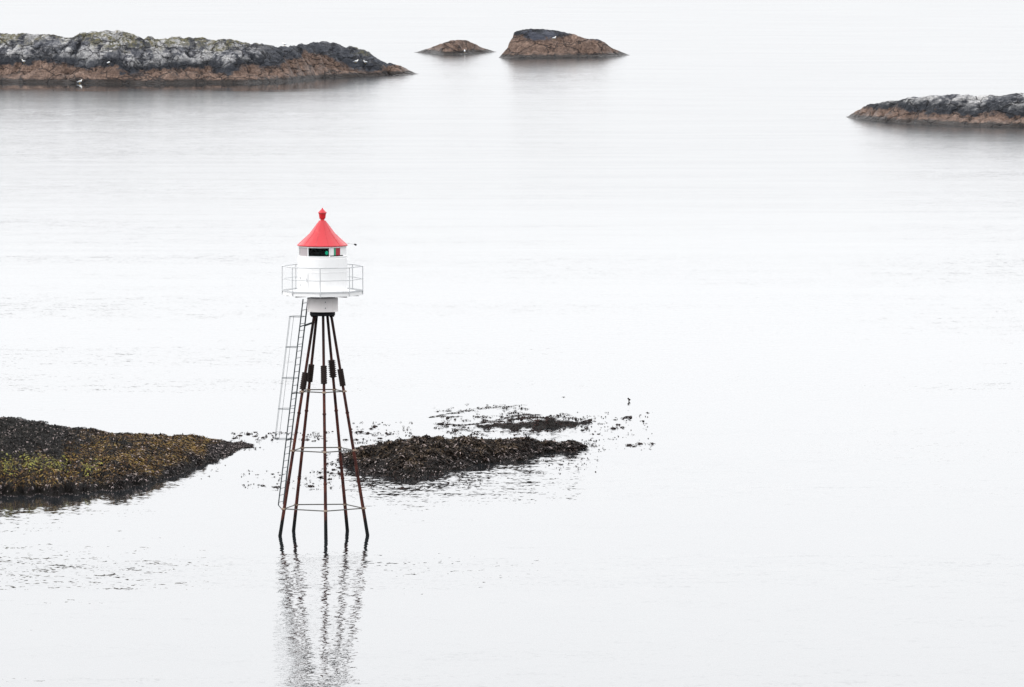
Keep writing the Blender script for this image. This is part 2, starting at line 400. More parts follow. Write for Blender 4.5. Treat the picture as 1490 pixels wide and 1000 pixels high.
top_l = [(-210, 116), (-170, 96), (-130, 72), (-80, 56), (-40, 50), (0, 48.5), (20, 47), (50, 46.5), (80, 48), (98, 54), (110, 51), (125, 47), (145, 44), (170, 45), (195, 50), (208, 56), (214, 51), (222, 53), (227, 58), (232, 58.5), (240, 55), (262, 53), (285, 55), (300, 57), (320, 56), (340, 56), (355, 59), (365, 64), (380, 64.5), (400, 66), (420, 66), (440, 63), (460, 61), (475, 60.5), (488, 63), (500, 67), (515, 69), (530, 74), (545, 82), (555, 88), (570, 91), (585, 98), (600, 104), (609, 108.6)]
base_l = [(-210, 117), (-100, 119), (0, 120), (100, 121), (200, 122), (300, 121), (360, 121.5), (420, 118.5), (440, 116), (470, 113.5), (520, 112), (609, 109)]
M_L = rock_material('grey_banded_rock', 1.5, 3.6, 0.9, 0.9, 0.0, (0.05, 0.055, 0.068), 0.3, -23.5, ((-20.4, 1.9, 0.85), (-14.6, 2.3, -1.3), (-9.8, 1.3, 0.6), (-38, 3.5, -0.5), (-45, 3, 0.5), (-29, 2.5, -0.45)))
island('rocky_island', top_l, base_l, M_L, 'long grey rocky island with mossy tops and a reddish brown tide band, upper left', 'island', 0.5, 15, 0.10, 1, 0.42, 0.55, lump=1.2)
M_R = rock_material('dark_streaked_rock', 1.0, 9, 0.0, 1.0, 21.0, (0.03, 0.032, 0.038), 0.15)
top_r = [(1232, 171), (1240, 165), (1255, 156), (1265, 151), (1280, 148.5), (1300, 146), (1325, 141), (1345, 139), (1370, 137.5), (1385, 136), (1400, 138), (1420, 137.5), (1450, 137), (1470, 136), (1490, 134.5), (1560, 132), (1650, 142), (1720, 168), (1750, 180)]
base_r = [(1232, 171.6), (1250, 174), (1280, 177), (1310, 179.5), (1360, 182), (1400, 183.5), (1440, 185), (1490, 185.5), (1560, 186), (1720, 182), (1750, 181)]
island('rocky_island', top_r, base_r, M_R, 'low dark rock island with pale streaks at the right edge, alone there', 'island', 0.45, 11, 0.09, 2, 0.32, 0.5, lump=0.6)
M_B = rock_material('brown_capped_rock', 2.15, 9, 0.0, 0.1, 43.0, (0.05, 0.055, 0.075), 0.7)
top_b = [(726, 84.2), (733, 76), (740, 68), (743, 60), (747, 54), (748.5, 47), (755, 43.5), (770, 42), (790, 42), (805, 43), (820, 46.5), (825, 48), (835, 49), (845, 54), (852, 56), (865, 55.5), (872, 57), (882, 63), (890, 69), (905, 75.5), (916, 80.5)]
base_b = [(726, 84.5), (745, 85), (780, 85), (820, 84.5), (870, 84), (916, 81)]
island('rock_islet', top_b, base_b, M_B, 'brown rock islet with a flat dark slate cap, bigger of the pair at the top', 'islet', 0.5, 9, 0.08, 3, 0.28, 0.30, lump=0.45)
M_S = rock_material('brown_rock', 3.2, 9, 0.0, 0.0, 67.0)
top_s = [(603, 76.6), (612, 74), (625, 70), (640, 64), (655, 58.5), (668, 57.5), (680, 59), (690, 64), (700, 69), (715, 73.5), (722, 76)]
base_s = [(603, 76.8), (625, 78), (645, 80), (670, 79.5), (690, 77.5), (722, 76.2)]
island('rock_islet', top_s, base_s, M_S, 'small low brown rock hump beside the dark capped islet', 'islet', 0.5, 7, 0.08, 4, 0.15, 0.2, lump=0.15)

# ---------------------------------------------------------------- weed covered islets near the tower
K_LEFT = kelp_material('bladder_wrack', [(0.30, (0.003, 0.002, 0.002)), (0.43, (0.011, 0.007, 0.005)), (0.50, (0.070, 0.042, 0.012)), (0.58, (0.066, 0.032, 0.018)), (0.66, (0.17, 0.115, 0.026)), (0.82, (0.13, 0.07, 0.05))], 0.7, 0.07,
    ([(0.0, (0.002, 0.002, 0.002)), (0.6, (0.008, 0.006, 0.006)), (0.86, (0.03, 0.02, 0.02)), (0.95, (0.22, 0.20, 0.20))], [(0.0, (0.002, 0.002, 0.002)), (0.8, (0.010, 0.009, 0.008)), (1.0, (0.035, 0.03, 0.022))]), True)
K_DARK = kelp_material('dark_kelp', [(0.28, (0.003, 0.002, 0.002)), (0.5, (0.007, 0.004, 0.004)), (0.64, (0.024, 0.011, 0.008)), (0.76, (0.06, 0.03, 0.025)), (0.86, (0.12, 0.09, 0.08))], 0.7, 0.07)
K_HUMP = kelp_material('brown_kelp', [(0.28, (0.003, 0.002, 0.002)), (0.44, (0.008, 0.005, 0.004)), (0.57, (0.024, 0.016, 0.010)), (0.69, (0.062, 0.044, 0.027)), (0.82, (0.15, 0.11, 0.10))], 0.7, 0.07,
    ([(0.0, (0.002, 0.002, 0.002)), (0.65, (0.010, 0.007, 0.006)), (0.88, (0.04, 0.025, 0.02)), (0.97, (0.22, 0.20, 0.20))], [(0.0, (0.008, 0.006, 0.003)), (0.5, (0.04, 0.028, 0.010)), (1.0, (0.10, 0.075, 0.03))]), True)
K_FLOAT = kelp_material('floating_kelp', [(0.3, (0.004, 0.003, 0.003)), (0.6, (0.014, 0.007, 0.006)), (0.8, (0.03, 0.014, 0.011))], 0.8, 0.05)
K_LIME = kelp_material('yellow_green_weed', [(0.3, (0.05, 0.042, 0.007)), (0.5, (0.10, 0.09, 0.010)), (0.75, (0.24, 0.23, 0.03))], 0.6, 0.2)
K_BASE = kelp_material('wet_weed_mat', [(0.3, (0.003, 0.002, 0.002)), (0.6, (0.006, 0.005, 0.004)), (0.9, (0.012, 0.009, 0.006))], 0.8, 0.1)

def frond(V, Fc, p, d, nrm, ln, wd, rng, seg=2, arch=0.45):
    """one drooping seaweed blade lying on the ground"""
    side = d.cross(nrm).normalized() * wd * 0.5
    n0 = len(V); q = p + nrm * 0.01
    for k in range(seg + 1):
        t = k / seg
        wk = (0.55, 1.0, 0.35)[k] if seg == 2 else (1 - 0.5 * t)
        h = nrm * (arch * ln * (t * (1 - t)) * 2 * rng.uniform(0.3, 1.0) + rng.uniform(0, 0.02))
        c = q + d * ln * t + h
        V.append(tuple(c - side * wk)); V.append(tuple(c + side * wk))
    for k in range(seg): Fc.append((n0 + 2 * k, n0 + 2 * k + 1, n0 + 2 * k + 3, n0 + 2 * k + 2))

def weed_islet(name, top, base, label, back, seed, n, kelp, ridge=0.6, ln=(0.12, 0.34), lime=0, cell=0.16, steep=1.0, sink=0.0, ragged=6.0, relief=1.0):
    rng = random.Random(seed)
    x0, x1 = top[0][0], top[-1][0]; ym = ground((x0 + x1) / 2, interp(base, (x0 + x1) / 2)).y; cx = ((x0 + x1) / 2 - 745) * ym / F
    def surf(px, s):
        e0 = min(1, max(0, (px - x0) / 30)) * min(1, max(0, (x1 - px) / 30))
        g = ground(px, interp(base, px) + ragged * e0 * fbm(Vector((px * .045, seed, 0)), 4)); ty = interp(top, px)
        end = min(1, max(0, (px - x0) / 25)) * min(1, max(0, (x1 - px) / 25))
        dd = 0.5 + back(px)
        yr = g.y + dd * ridge
        H = max(0.03, at_depth(px, ty, yr).z)
        Y = g.y + dd * s; X = (px - 745) / F * Y
        if s < ridge: v = s / ridge; f = (math.sin(min(1, v) * math.pi / 2)) ** steep if v > 0 else v * 2
        else: v = (s - ridge) / (1 - ridge); f = 1 - v ** 1.8
        q = Vector((X, Y, seed))
        z = H * f + relief * max(0, min(1, f * 3)) * (0.28 * fbm(q * 0.6, 3) + 0.20 * noise.noise(q * 1.6) + 0.08 * noise.noise(q * 4.3)) * min(1, H * .8)
        z -= sink * (0.6 + 1.2 * noise.noise(Vector((X * 0.55, Y * 0.9, 3.3))) + 1.6 * noise.noise(Vector((X * 2.6, Y * 2.2, 8.3))))
        sh = 0.5 * noise.noise(q * 0.35 + Vector((0, 0, 4))) * (1 - max(0, f))
        return Vector((X - cx, Y + sh - ym, z))
    wid = (x1 - x0) * ym / F; nx = int(wid / cell); ny = 110
    V, Fc = [], []
    for i in range(nx + 1):
        for j in range(ny + 1): V.append(tuple(surf(x0 + (x1 - x0) * i / nx, -0.06 + 1.12 * j / ny)))
    for i in range(nx):
        for j in range(ny):
            a = i * (ny + 1) + j; Fc.append((a, a + ny + 1, a + ny + 2, a + 1))
    o = pydata(name, V, Fc, K_BASE); o.location = (cx, ym, 0); tag(o, label, 'islet')
    V, Fc, LV, LF = [], [], [], []
    for k in range(n):
        px = rng.uniform(x0, x1); s = rng.random() ** 1.25 * 1.02 - 0.03
        a = surf(px, s); b = surf(px, s - 0.02)
        if a.z < -0.02:
            if sink and a.z < -0.035: continue
            a.z = 0.0
        if sink and a.z < 0.10 and noise.noise(Vector((px * .16, s * 22, seed))) > 0.05 + a.z * 3: continue
        d = (b - a); d.x += rng.gauss(0, 1) * 0.3; d.y += rng.gauss(0, .5) * .3; d.z = (b.z - a.z) * 1.0; d.z = max(-0.25, min(0.25, d.z)); d.normalize()
        nrm = Vector((rng.gauss(0, .35), rng.gauss(-.2, .35), 1)).normalized()
        l = rng.uniform(*ln) * min(1, .45 + abs(a.z) * 1.6)
        isl = lime and abs(px - 65) < 110 and max(math.exp(-((px - c0) / w0) ** 2 - ((s - t0) / .055) ** 2) for c0, w0, t0 in ((80, 17, .20), (128, 11, .19), (10, 11, .16), (45, 26, .19))) * (1 + noise.noise(Vector((a.x * 1.5, a.y * .6, 2)))) > rng.random() * .8 and rng.random() < lime
        if isl: frond(LV, LF, a, d, nrm, l * .9, l * .3, rng)
        else: frond(V, Fc, a, d, nrm, l, l * rng.uniform(0.16, 0.4), rng)
    tag(pydata('seaweed', V, Fc, kelp, o, False), kind='stuff')
    if LF: tag(pydata('yellow_seaweed', LV, LF, K_LIME, o, False), kind='stuff')
    return o

top_n = [(-160, 640), (-110, 624), (-50, 613), (0, 611), (18, 610), (40, 614), (65, 617), (95, 625), (130, 629), (150, 631.5), (180, 631), (205, 634), (240, 636.5), (265, 636), (290, 638.5), (320, 642.5), (340, 647), (366, 649.6)]
base_n = [(-160, 700), (-90, 716), (0, 720), (50, 721), (80, 720), (120, 717), (180, 711), (230, 699), (260, 688), (300, 672), (330, 663), (350, 652.5), (366, 650)]
weed_islet('seaweed_islet', top_n, base_n, 'large weed covered hump with yellow green patches at the left edge', lambda px: 0.4 + 5 * min(1, max(0, (366 - px) / 60)) + 17 * min(1, max(0, (366 - px) / 240)), 11, 62000, K_LEFT, 0.8, (0.06, 0.27), 0.7, steep=0.48, relief=0.6)
top_c = [(494, 666), (510, 658), (530, 651), (560, 645), (590, 640.5), (620, 640), (650, 640), (672, 638.5), (690, 639), (710, 641), (730, 643), (760, 641), (790, 643), (830, 644), (862, 649.5)]
base_c = [(494, 668), (515, 685), (540, 693), (570, 697), (600, 697), (640, 690), (690, 680), (740, 672), (780, 664), (820, 658), (862, 651)]
weed_islet('seaweed_islet', top_c, base_c, 'oval hump of dark brown kelp just right of the tower legs', lambda px: 0.4 + 12 * min(1, max(0, (862 - px) / 220)) * min(1, max(0.05, (px - 490) / 60)), 12, 44000, K_HUMP, 0.7, (0.08, 0.32), steep=1.25, sink=0.17, ragged=3.5)
top_t = [(690, 623.4), (715, 618), (745, 615), (775, 614), (792, 612), (803, 607.5), (814, 613), (840, 615), (862, 616.6)]
base_t = [(690, 624), (720, 624.5), (760, 624), (800, 624), (840, 621), (862, 617)]
weed_islet('kelp_bank', top_t, base_t, 'narrow kelp bank barely awash behind the oval kelp hump', lambda px: 2.2, 13, 2600, K_DARK, 0.7, (0.10, 0.28), sink=0.07)

# loose kelp at the surface
def kelp_clump(V, Fc, p, size, rng, n, wide=1.0, tall=1.0):
    """leathery fronds growing out of one holdfast"""
    V.append(tuple(p + Vector((0, 0, size * .16))))
    for k in range(n):
        a = rng.uniform(0, 2 * math.pi); L = size * rng.uniform(.45, 1.15)
        d = Vector((math.cos(a) * wide, math.sin(a) * 2.2, 0)); sd_ = Vector((-math.sin(a), math.cos(a) * 1.5, 0)) * size * rng.uniform(.16, .34); n0 = len(V)
        for t, h, wk in ((.35, rng.uniform(.06, .30), 1.0), (.75, rng.uniform(.0, .18), .9), (1.0, rng.uniform(-.06, .03), .3)):
            c = p + d * L * t + Vector((0, 0, h * size * tall)) + sd_ * rng.uniform(-.4, .4)
            V.append(tuple(c - sd_ * wk)); V.append(tuple(c + sd_ * wk))
        c0 = len(V) - 6; base_ = KC[0]
        Fc.append((base_, n0, n0 + 1)); Fc.append((n0, n0 + 2, n0 + 3, n0 + 1)); Fc.append((n0 + 2, n0 + 4, n0 + 5, n0 + 3))
KC = [0]
rng = random.Random(5)
clumps = {  # group phrase, label, [(px, py, size px)]
    'between': ('kelp clumps between left hump and tower', 'small dark kelp clump afloat between the left weed hump and the ladder', 'kelp',
        [(350, 634, 7), (361, 632, 9), (372, 635, 8), (384, 637, 8), (392, 631, 6), (402, 638, 7), (371, 629, 5), (341, 638, 6), (362, 706, 6), (383, 707, 8), (403, 709, 8), (396, 690, 7), (374, 691, 5)]),
    'legs': ('kelp clumps among the tower legs', 'small dark kelp clump afloat among the legs of the tower', 'kelp',
        [(447, 640, 8), (457, 642, 6), (476, 629, 7), (484, 628, 5), (452, 708, 9), (468, 695, 8), (485, 684, 9), (474, 642, 5), (503, 640, 8), (495, 681, 8), (465, 688, 7), (479, 698, 6)]),
    'front': ('kelp clumps between tower and kelp bank', 'small dark kelp clump afloat behind the oval hump, left of the narrow bank', 'kelp',
        [(525, 629, 7), (534, 631, 9), (546, 621, 9), (553, 638, 8), (541, 624, 6), (585, 640, 8), (566, 632, 6), (518, 640, 7), (652, 628, 6), (640, 617, 5)]),
    'right': ('kelp clumps off the right end of the kelp bank', 'small dark kelp clump afloat off the right end of the narrow bank', 'kelp',
        [(862, 632, 7), (872, 632, 8), (893, 624, 9), (899, 618, 8), (906, 622, 7), (914, 608, 10), (907, 609, 5), (895, 611, 5), (875, 617, 5), (915, 648, 8), (930, 646, 9), (923, 650, 5), (948, 646, 7), (816, 676, 5), (804, 665, 9), (935, 613, 5), (932, 604, 4), (942, 601, 4), (820, 578, 4)]),
    'fringe': ('kelp clumps in front of the oval hump', 'small dark kelp clump afloat in the calm water before the oval hump', 'kelp',
        [(539, 707, 8), (546, 707, 6), (558, 712, 6), (584, 711, 8), (625, 705, 6), (652, 703, 8), (711, 696, 5), (739, 696, 5), (770, 687, 7), (782, 671, 6), (527, 701, 5), (632, 700, 5), (680, 704, 4)]),
}
for key, (grp, lab, cat, pts) in clumps.items():
    for (px, py, sz) in pts:
        p = ground(px, py); s = sz * p.y / F
        V, Fc = [], []; KC[0] = 0
        kelp_clump(V, Fc, Vector((0, 0, 0)), s * rng.uniform(.55, .95), rng, rng.randint(6, 11))
        o = pydata('kelp_clump', V, Fc, K_FLOAT, None, False); o.location = p
        tag(o, lab, cat, grp)
# one stalk that stands up on its own
mb = MB(); mb.tube([(0, 0, -.1), (0.01, 0, .06), (-.02, 0, .12)], [.03, .035, .04], 6); mb.ball((0.03, 0, .08), .05, (1.2, .7, .9)); mb.ball((-.03, 0, .14), .045, (1.1, .8, .8))
o = mb.build('kelp_stalk', K_FLOAT); o.location = ground(915, 584); tag(o, 'single small kelp stalk poking upright from open water beyond the loose clumps', 'kelp')
# countless loose fronds
V, Fc = [], []
def strew(x0, y0, x1, y1, n, sz, streak=1.0, thin=False):
    for k in range(n):
        px = rng.uniform(x0, x1); py = rng.uniform(y0, y1)
        if noise.noise(Vector((px * .06, py * .18, 1.3))) < -0.08: continue
        p = ground(px, py); s = rng.uniform(*sz) * p.y / F
        KC[0] = len(V); kelp_clump(V, Fc, p, s * .42 * streak ** .5, rng, rng.randint(2, 4), streak, 1.7)
strew(325, 629, 470, 641, 270, (2, 8)); strew(350, 684, 510, 712, 234, (2, 8)); strew(510, 614, 600, 645, 252, (2, 8))
strew(630, 588, 770, 612, 198, (2, 7), 1.8); strew(632, 612, 720, 624, 144, (2, 7), 2.0); strew(740, 600, 850, 612, 108, (3, 9), 1.6); strew(650, 624, 790, 634, 162, (2, 7), 1.8)
strew(860, 600, 950, 655, 162, (2, 6)); strew(512, 690, 700, 712, 342, (2, 7)); strew(690, 660, 870, 690, 270, (2, 7)); strew(470, 655, 520, 692, 162, (2, 9), 1.4)
strew(780, 640, 868, 655, 160, (3, 8)); strew(320, 642, 385, 656, 130, (3, 7)); strew(500, 655, 530, 690, 60, (3, 8)); strew(240, 660, 330, 690, 50, (2, 6)); strew(690, 611, 862, 626, 170, (4, 9)); strew(540, 690, 640, 700, 120, (4, 9)); strew(830, 640, 880, 665, 108, (2, 6)); strew(230, 672, 330, 700, 46, (2, 5)); strew(690, 605, 860, 628, 288, (3, 9), 1.4)
for arc_, n_ in (([(625, 608), (654, 602), (705, 594), (767, 589.5)], 60), ([(636, 617), (673, 619), (702, 616), (707, 612)], 75), ([(718, 615), (754, 609.5), (785, 607.5), (808, 610)], 110),
                 ([(712, 615), (740, 607), (763, 603), (783, 604)], 70), ([(640, 606), (655, 607), (668, 606)], 24), ([(655, 624), (690, 628), (740, 628), (790, 626)], 50)):
    for k in range(n_):       # trailing lines of wrack that curve round the bank
        t = rng.random() * (len(arc_) - 1); q = int(t); t -= q
        px = arc_[q][0] + (arc_[q + 1][0] - arc_[q][0]) * t; py = arc_[q][1] + (arc_[q + 1][1] - arc_[q][1]) * t + rng.gauss(0, .5)
        p = ground(px, py); KC[0] = len(V); kelp_clump(V, Fc, p, rng.uniform(1.8, 4.2) * p.y / F, rng, 3, 2.2, 1.0)
tag(pydata('floating_seaweed', V, Fc, K_FLOAT, None, False), 'countless loose fronds of dark kelp strewn over the calm water', 'seaweed', kind='stuff')

# ---------------------------------------------------------------- the light tower
TX0 = 469.8
BASE = ground(TX0, 777.6); D = BASE.y; PXM = F / math.hypot(D, CAM_H)
def tz(py, rpx=0.0):          # height of a photo row on the tower, on its near side at radius rpx (photo px)
    return CAM_H + (D - rpx / PXM) * math.tan(elev(py))
m_ = lambda px: px / PXM
T = empty('light_tower', BASE)
tag(T, 'white drum light with a red cone roof on five rusty iron legs in the sea', 'lighthouse')
Z_COL, Z_TOPLEG = tz(459), tz(460)
R0, R1 = m_(67.0), m_(13.2)
LEG_AZ = [R(5 + 72 * k) for k in range(5)]       # angle from the camera side, clockwise to the right
def legpt(az, z, extra=0.0):
    r = R0 + (R1 - R0) * (z / Z_TOPLEG) + extra
    return Vector((r * math.sin(az), -r * math.cos(az), z))
SLEEVE = [(532.7, 559), (537, 562), (523.5, 549), (530, 555.5), (542, 567)]
for az, (sy0, sy1) in zip(LEG_AZ, SLEEVE):
    mb = MB(); zs = [-1.5, 0, 0.4, 2.5, 5, 7, Z_TOPLEG + .02]
    mb.tube([legpt(az, z) for z in zs], [.078, .078, .075, .068, .064, .060, .060], 14)
    for z in (tz(600), tz(700)):
        a, b = legpt(az, z - .03), legpt(az, z + .03); mb.tube([a, b], .082, 14)
    leg = mb.build('leg', RUST, T)
    # corrugated clamp sleeve with bolts
    dy = -math.cos(az) * (R0 + R1) / 2 * 0.8
    zt, zb = tz(sy0, -dy * PXM), tz(sy1, -dy * PXM)
    mb = MB(); pts, rad = [], []
    n = 9
    for k in range(n):
        for u, rr in ((0.03, .114), (0.10, .126), (0.88, .126), (0.95, .114)):
            z = zb + (zt - zb) * (k + u) / n; pts.append(legpt(az, z)); rad.append(rr)
    mb.tube(pts, rad, 12)
    for k in range(n):
        z = zb + (zt - zb) * (k + .5) / n; c = legpt(az, z)
        for sgn in (-1, 1):
            t = Vector((math.cos(az + .6), math.sin(az + .6), 0)) * sgn
            mb.tube([c + t * .10, c + t * .165], .02, 6)
    mb.build('clamp_sleeve', SLEEVE_M, leg, True, 25)
for ry in (569, 654.5, 738.5):
    z = tz(ry); mb = MB()
    P_ = [legpt(az, z, .02) for az in LEG_AZ]
    for k in range(5): mb.tube([P_[k], P_[(k + 1) % 5]], .024, 8)
    ring = mb.build('brace_ring', BRACE, T)
    for az in LEG_AZ:
        c = legpt(az, z); mb = MB(); mb.tube([legpt(az, z - .035), legpt(az, z + .035)], .088, 12)
        out = Vector((math.sin(az), -math.cos(az), 0)); mb.box(c + out * .10, (.07, .05, .06), az)
        mb.build('pipe_clamp', BRASS, ring)
# head plate over the legs
zc0, zc1 = tz(459.3), tz(453.2)
mb = MB(); rc = m_(18.3)
mb.solid([(rc * .96, zc0 - .0), (rc, zc0 + .02), (rc, zc1 - .06), (rc * .97, zc1)], 40)
for k in range(10):
    a = 2 * math.pi * k / 10 + .12; mb.tube([(math.sin(a) * rc * .9, -math.cos(a) * rc * .9, zc0 - .05), (math.sin(a) * rc * .9, -math.cos(a) * rc * .9, zc0)], .03, 6)
mb.build('head_plate', BLACK, T)
# neck cylinder
zn0, zn1 = zc1 + .003, tz(433.5)
mb = MB(); rn = m_(22.7)
mb.solid([(rn, zn0), (rn, zn0 + .05), (rn - .008, zn0 + .055), (rn - .008, zn1)], 48)
neck = mb.build('neck', WHITE2, T)
for zq in (tz(438.5), tz(447.2)):
    for a in (R(12), R(132), R(252)):
        MB().tube([(math.sin(a) * (rn - .02), -math.cos(a) * (rn - .02), zq), (math.sin(a) * (rn + .016), -math.cos(a) * (rn + .016), zq)], .022, 8).build('bolt', GALV, neck)
# gallery
RG = m_(58.5); zg1 = tz(427.6, 58); zg0 = zg1 - .15
OCT = [R(-2 + 45 * k) for k in range(8)]
def octp(a, z, r=RG): return Vector((r * math.sin(a), -r * math.cos(a), z))
b = MB()
def oct_slab(mb, r, z0, z1):
    A = [mb.b.verts.new(octp(a, z0, r)) for a in OCT]; B = [mb.b.verts.new(octp(a, z1, r)) for a in OCT]
    for k in range(8): mb.b.faces.new((A[k], A[(k + 1) % 8], B[(k + 1) % 8], B[k]))
    mb.b.faces.new(A[::-1]); mb.b.faces.new(B)
oct_slab(b, RG - .015, zg0, zg1)
gal = b.build('gallery_deck', WHITE, T, False)
mb = MB()
for k in range(8):
    a = OCT[k]; p = octp(a, zg0, RG * .9); q = octp(a, zg0, rn + .003)
    mb.tube([p + Vector((0, 0, -.03)), q + Vector((0, 0, -.03))], .03, 6)
mb.build('gallery_bracket', WHITE, gal)
rail = None
zr1 = tz(389.6, 40); zr_m = (zg1 + zr1) / 2 + .0
mb = MB(); mb.tube([octp(a, zr1) for a in OCT], .022, 8, True); rl = mb.build('handrail', RAIL, T)
mb = MB(); mb.tube([octp(a, zr_m) for a in OCT], .017, 8, True); mb.build('middle_rail', RAIL, T)
mb = MB()
for k in range(8):
    a, c = octp(OCT[k], 0), octp(OCT[(k + 1) % 8], 0); mid = (a + c) / 2; ang = math.atan2((c - a).y, (c - a).x)
    mb.box((mid.x, mid.y, zg1 + .035), ((c - a).length, .014, .07), ang)
mb.build('toe_board', RAIL, T, False)
for a in OCT:
    mb = MB(); mb.tube([octp(a, zg0 + .02, RG + .004), octp(a, zr1, RG)], .021, 8); mb.box(octp(a, zg1 + .02, RG - .03), (.10, .08, .03), a); mb.build('rail_post', RAIL, T)
# drum
RD = m_(36.0); zd1 = tz(376.6, 35)
mb = MB(); mb.solid([(RD + .03, zg1 + .001), (RD + .03, zg1 + .06), (RD, zg1 + .065), (RD, zd1 - .62), (RD + .006, zd1 - .61), (RD + .006, zd1 - .57), (RD, zd1 - .56), (RD, zd1 - .02), (RD - .01, zd1)], 72)
drum = mb.build('drum', WHITE, T, True, 12)
mb = MB(); a0 = R(-62); a1 = R(-34)
mb.lathe([(RD + .02, zg1 + .12), (RD + .02, zd1 - .66)], 8, (0, 0, 0), a0, a1); mb.lathe([(RD - .03, zd1 - .66), (RD + .02, zd1 - .66)], 8, (0, 0, 0), a0, a1); mb.lathe([(RD + .02, zg1 + .12), (RD - .03, zg1 + .12)], 8, (0, 0, 0), a0, a1)
hat = mb.build('hatch', WHITE, drum)
for hz in (zg1 + .3, zd1 - .85):
    p = octp(a0 + .04, hz, RD + .03); MB().tube([p - Vector((0, 0, .05)), p + Vector((0, 0, .05))], .02, 6).build('hinge', RAIL, hat)
p = octp(a1 - .05, (zg1 + zd1) / 2 - .2, RD + .045); MB().tube([p - Vector((0, 0, .07)), p + Vector((0, 0, .07))], .014, 6).build('handle', RAIL, hat)
# lantern
RL = m_(34.6); zl0 = tz(373.6, 34.6); zl1 = tz(361.4, 34.6); ze = tz(358.3, 36)
mb = MB(); mb.solid([(RL + .02, zd1 + .001), (RL + .025, zd1 + .01), (RL + .025, zl0 - .01), (RL + .005, zl0)], 72)
mb.build('window_sill', WHITE, T)
mb = MB(); mb.solid([(RL + .004, zl1), (RL + .012, zl1 + .005), (RL + .012, ze - .004), (RL, ze - .002)], 72)
mb.build('window_head', WHITE, T)
lant = MB().solid([(.62, zl0 + .002), (.62, zl1 - .002)], 40).build('lantern_core', DARKIN, T)
mb = MB()
for k in range(5):
    zz = zl0 + (zl1 - zl0) * (k + .5) / 5; mb.lathe([(.64, zz - .03), (.70, zz), (.64, zz + .03)], 40)
mb.build('lens', LENSM, lant)
def arc(name, a0, a1, r, m, par, z0=None, z1=None, th=.02):
    z0 = zl0 + .002 if z0 is None else z0; z1 = zl1 - .002 if z1 is None else z1
    mb = MB(); n = max(2, int((a1 - a0) / R(5)))
    mb.lathe([(r, z0), (r, z1), (r - th, z1), (r - th, z0), (r, z0)], n, (0, 0, 0), R(0) + a0, a1)
    # end caps
    return mb.build(name, m, par, True)
def A(px): return math.asin((px - TX0) / 34.6)
arc('grey_panel', A(436.6), A(449.2), RL - .02, GREYP, T)
arc('window_pane', A(449.6), A(480.2), RL - .02, GLASS, T, th=.008)
arc('white_panel', A(482.0), A(487.3), RL - .02, WHITE, T)
gp = arc('green_sector_pane', A(487.5), A(490.2), RL - .02, GREEN, T)
arc('red_sector_pane', A(490.3), A(496.3), RL - .02, REDG, T)
arc('white_panel', A(496.5), R(100), RL - .02, WHITE, T)
arc('window_pane', R(101), R(179), RL - .02, GLASS, T, th=.008)
arc('white_panel', R(180), R(284), RL - .02, WHITE, T)
arc('sill_strip', A(482), A(500), RL - .004, BLACK, T, zl0 + .003, zl0 + .04, .012)  # thin black strip along the foot of the panels
for a in (A(436), A(449.4), A(480.8), R(100.5), R(179.5)):
    mb = MB(); p = octp(a, 0, RL - .018); mb.box((p.x, p.y, (zl0 + zl1) / 2), (.035, .05, zl1 - zl0 - .002), a); mb.build('mullion', WHITE, T, False)
mb = MB(); p = octp(A(477.4), (zl0 + zl1) / 2 - .03, RL - .10); mb.ball(p, .085, (.8, .8, 1)); mb.build('green_glow', GLOW, T)  # small green ball with its own glow, set behind the pane
# roof, ventilator, sensor arm
zr0 = tz(358.4, 37.0); RE = m_(37.0); za = tz(321)
mb = MB(); r2 = m_(4.6)
mb.solid([(RE - .03, zr0 - .03), (RE, zr0 - .03), (RE + .004, zr0), (RE * .52, zr0 + (za - zr0) * .455), (r2, za)], 72)
roof = mb.build('roof', RED, T, True, 25)
mb = MB()
for k in range(12):
    a = R(15 + 30 * k); mb.tube([octp(a, zr0 + .012, RE - .004), octp(a, zr0 + (za - zr0) * .455 + .006, RE * .52), octp(a, za, r2)], .006, 5)
mb.build('roof_seams', RED, roof)
mb = MB(); zt = tz(302.5); v0 = tz(321.5); v1 = tz(318.6); v2 = tz(310.8); v3 = tz(309.6)
mb.solid([(m_(3.2), v0), (m_(2.9), v1 - .01), (m_(4.4), v1 + .02), (m_(5.3), v2), (m_(5.0), v2 + .001)], 24)
vent = mb.build('ventilator', DKRED, roof)
mb = MB(); mb.solid([(m_(5.4), v2 + .003), (m_(6.5), v2 + .012), (m_(6.4), v3 + .01), (m_(2.4), v3 + (zt - v3) * .62), (m_(1.3), v3 + (zt - v3) * .75), (m_(.6), zt)], 24); mb.build('ventilator_cap', RED, vent)
mb = MB(); zA = tz(354.5); pa = Vector((RE - .06, -.15, zr0 + .08)); pb = Vector((m_(516.5 - TX0), -.15, tz(355.4)))
mb.tube([pa, pb], .012, 6); arm = mb.build('sensor_arm', RAIL, T)
mb = MB(); mb.tube([pb - Vector((.02, 0, -.008)), pb + Vector((.03, 0, -.01)), pb + Vector((.085, 0, -.03))], [.025, .042, .038], 10); mb.build('sensor', BLACK, arm)

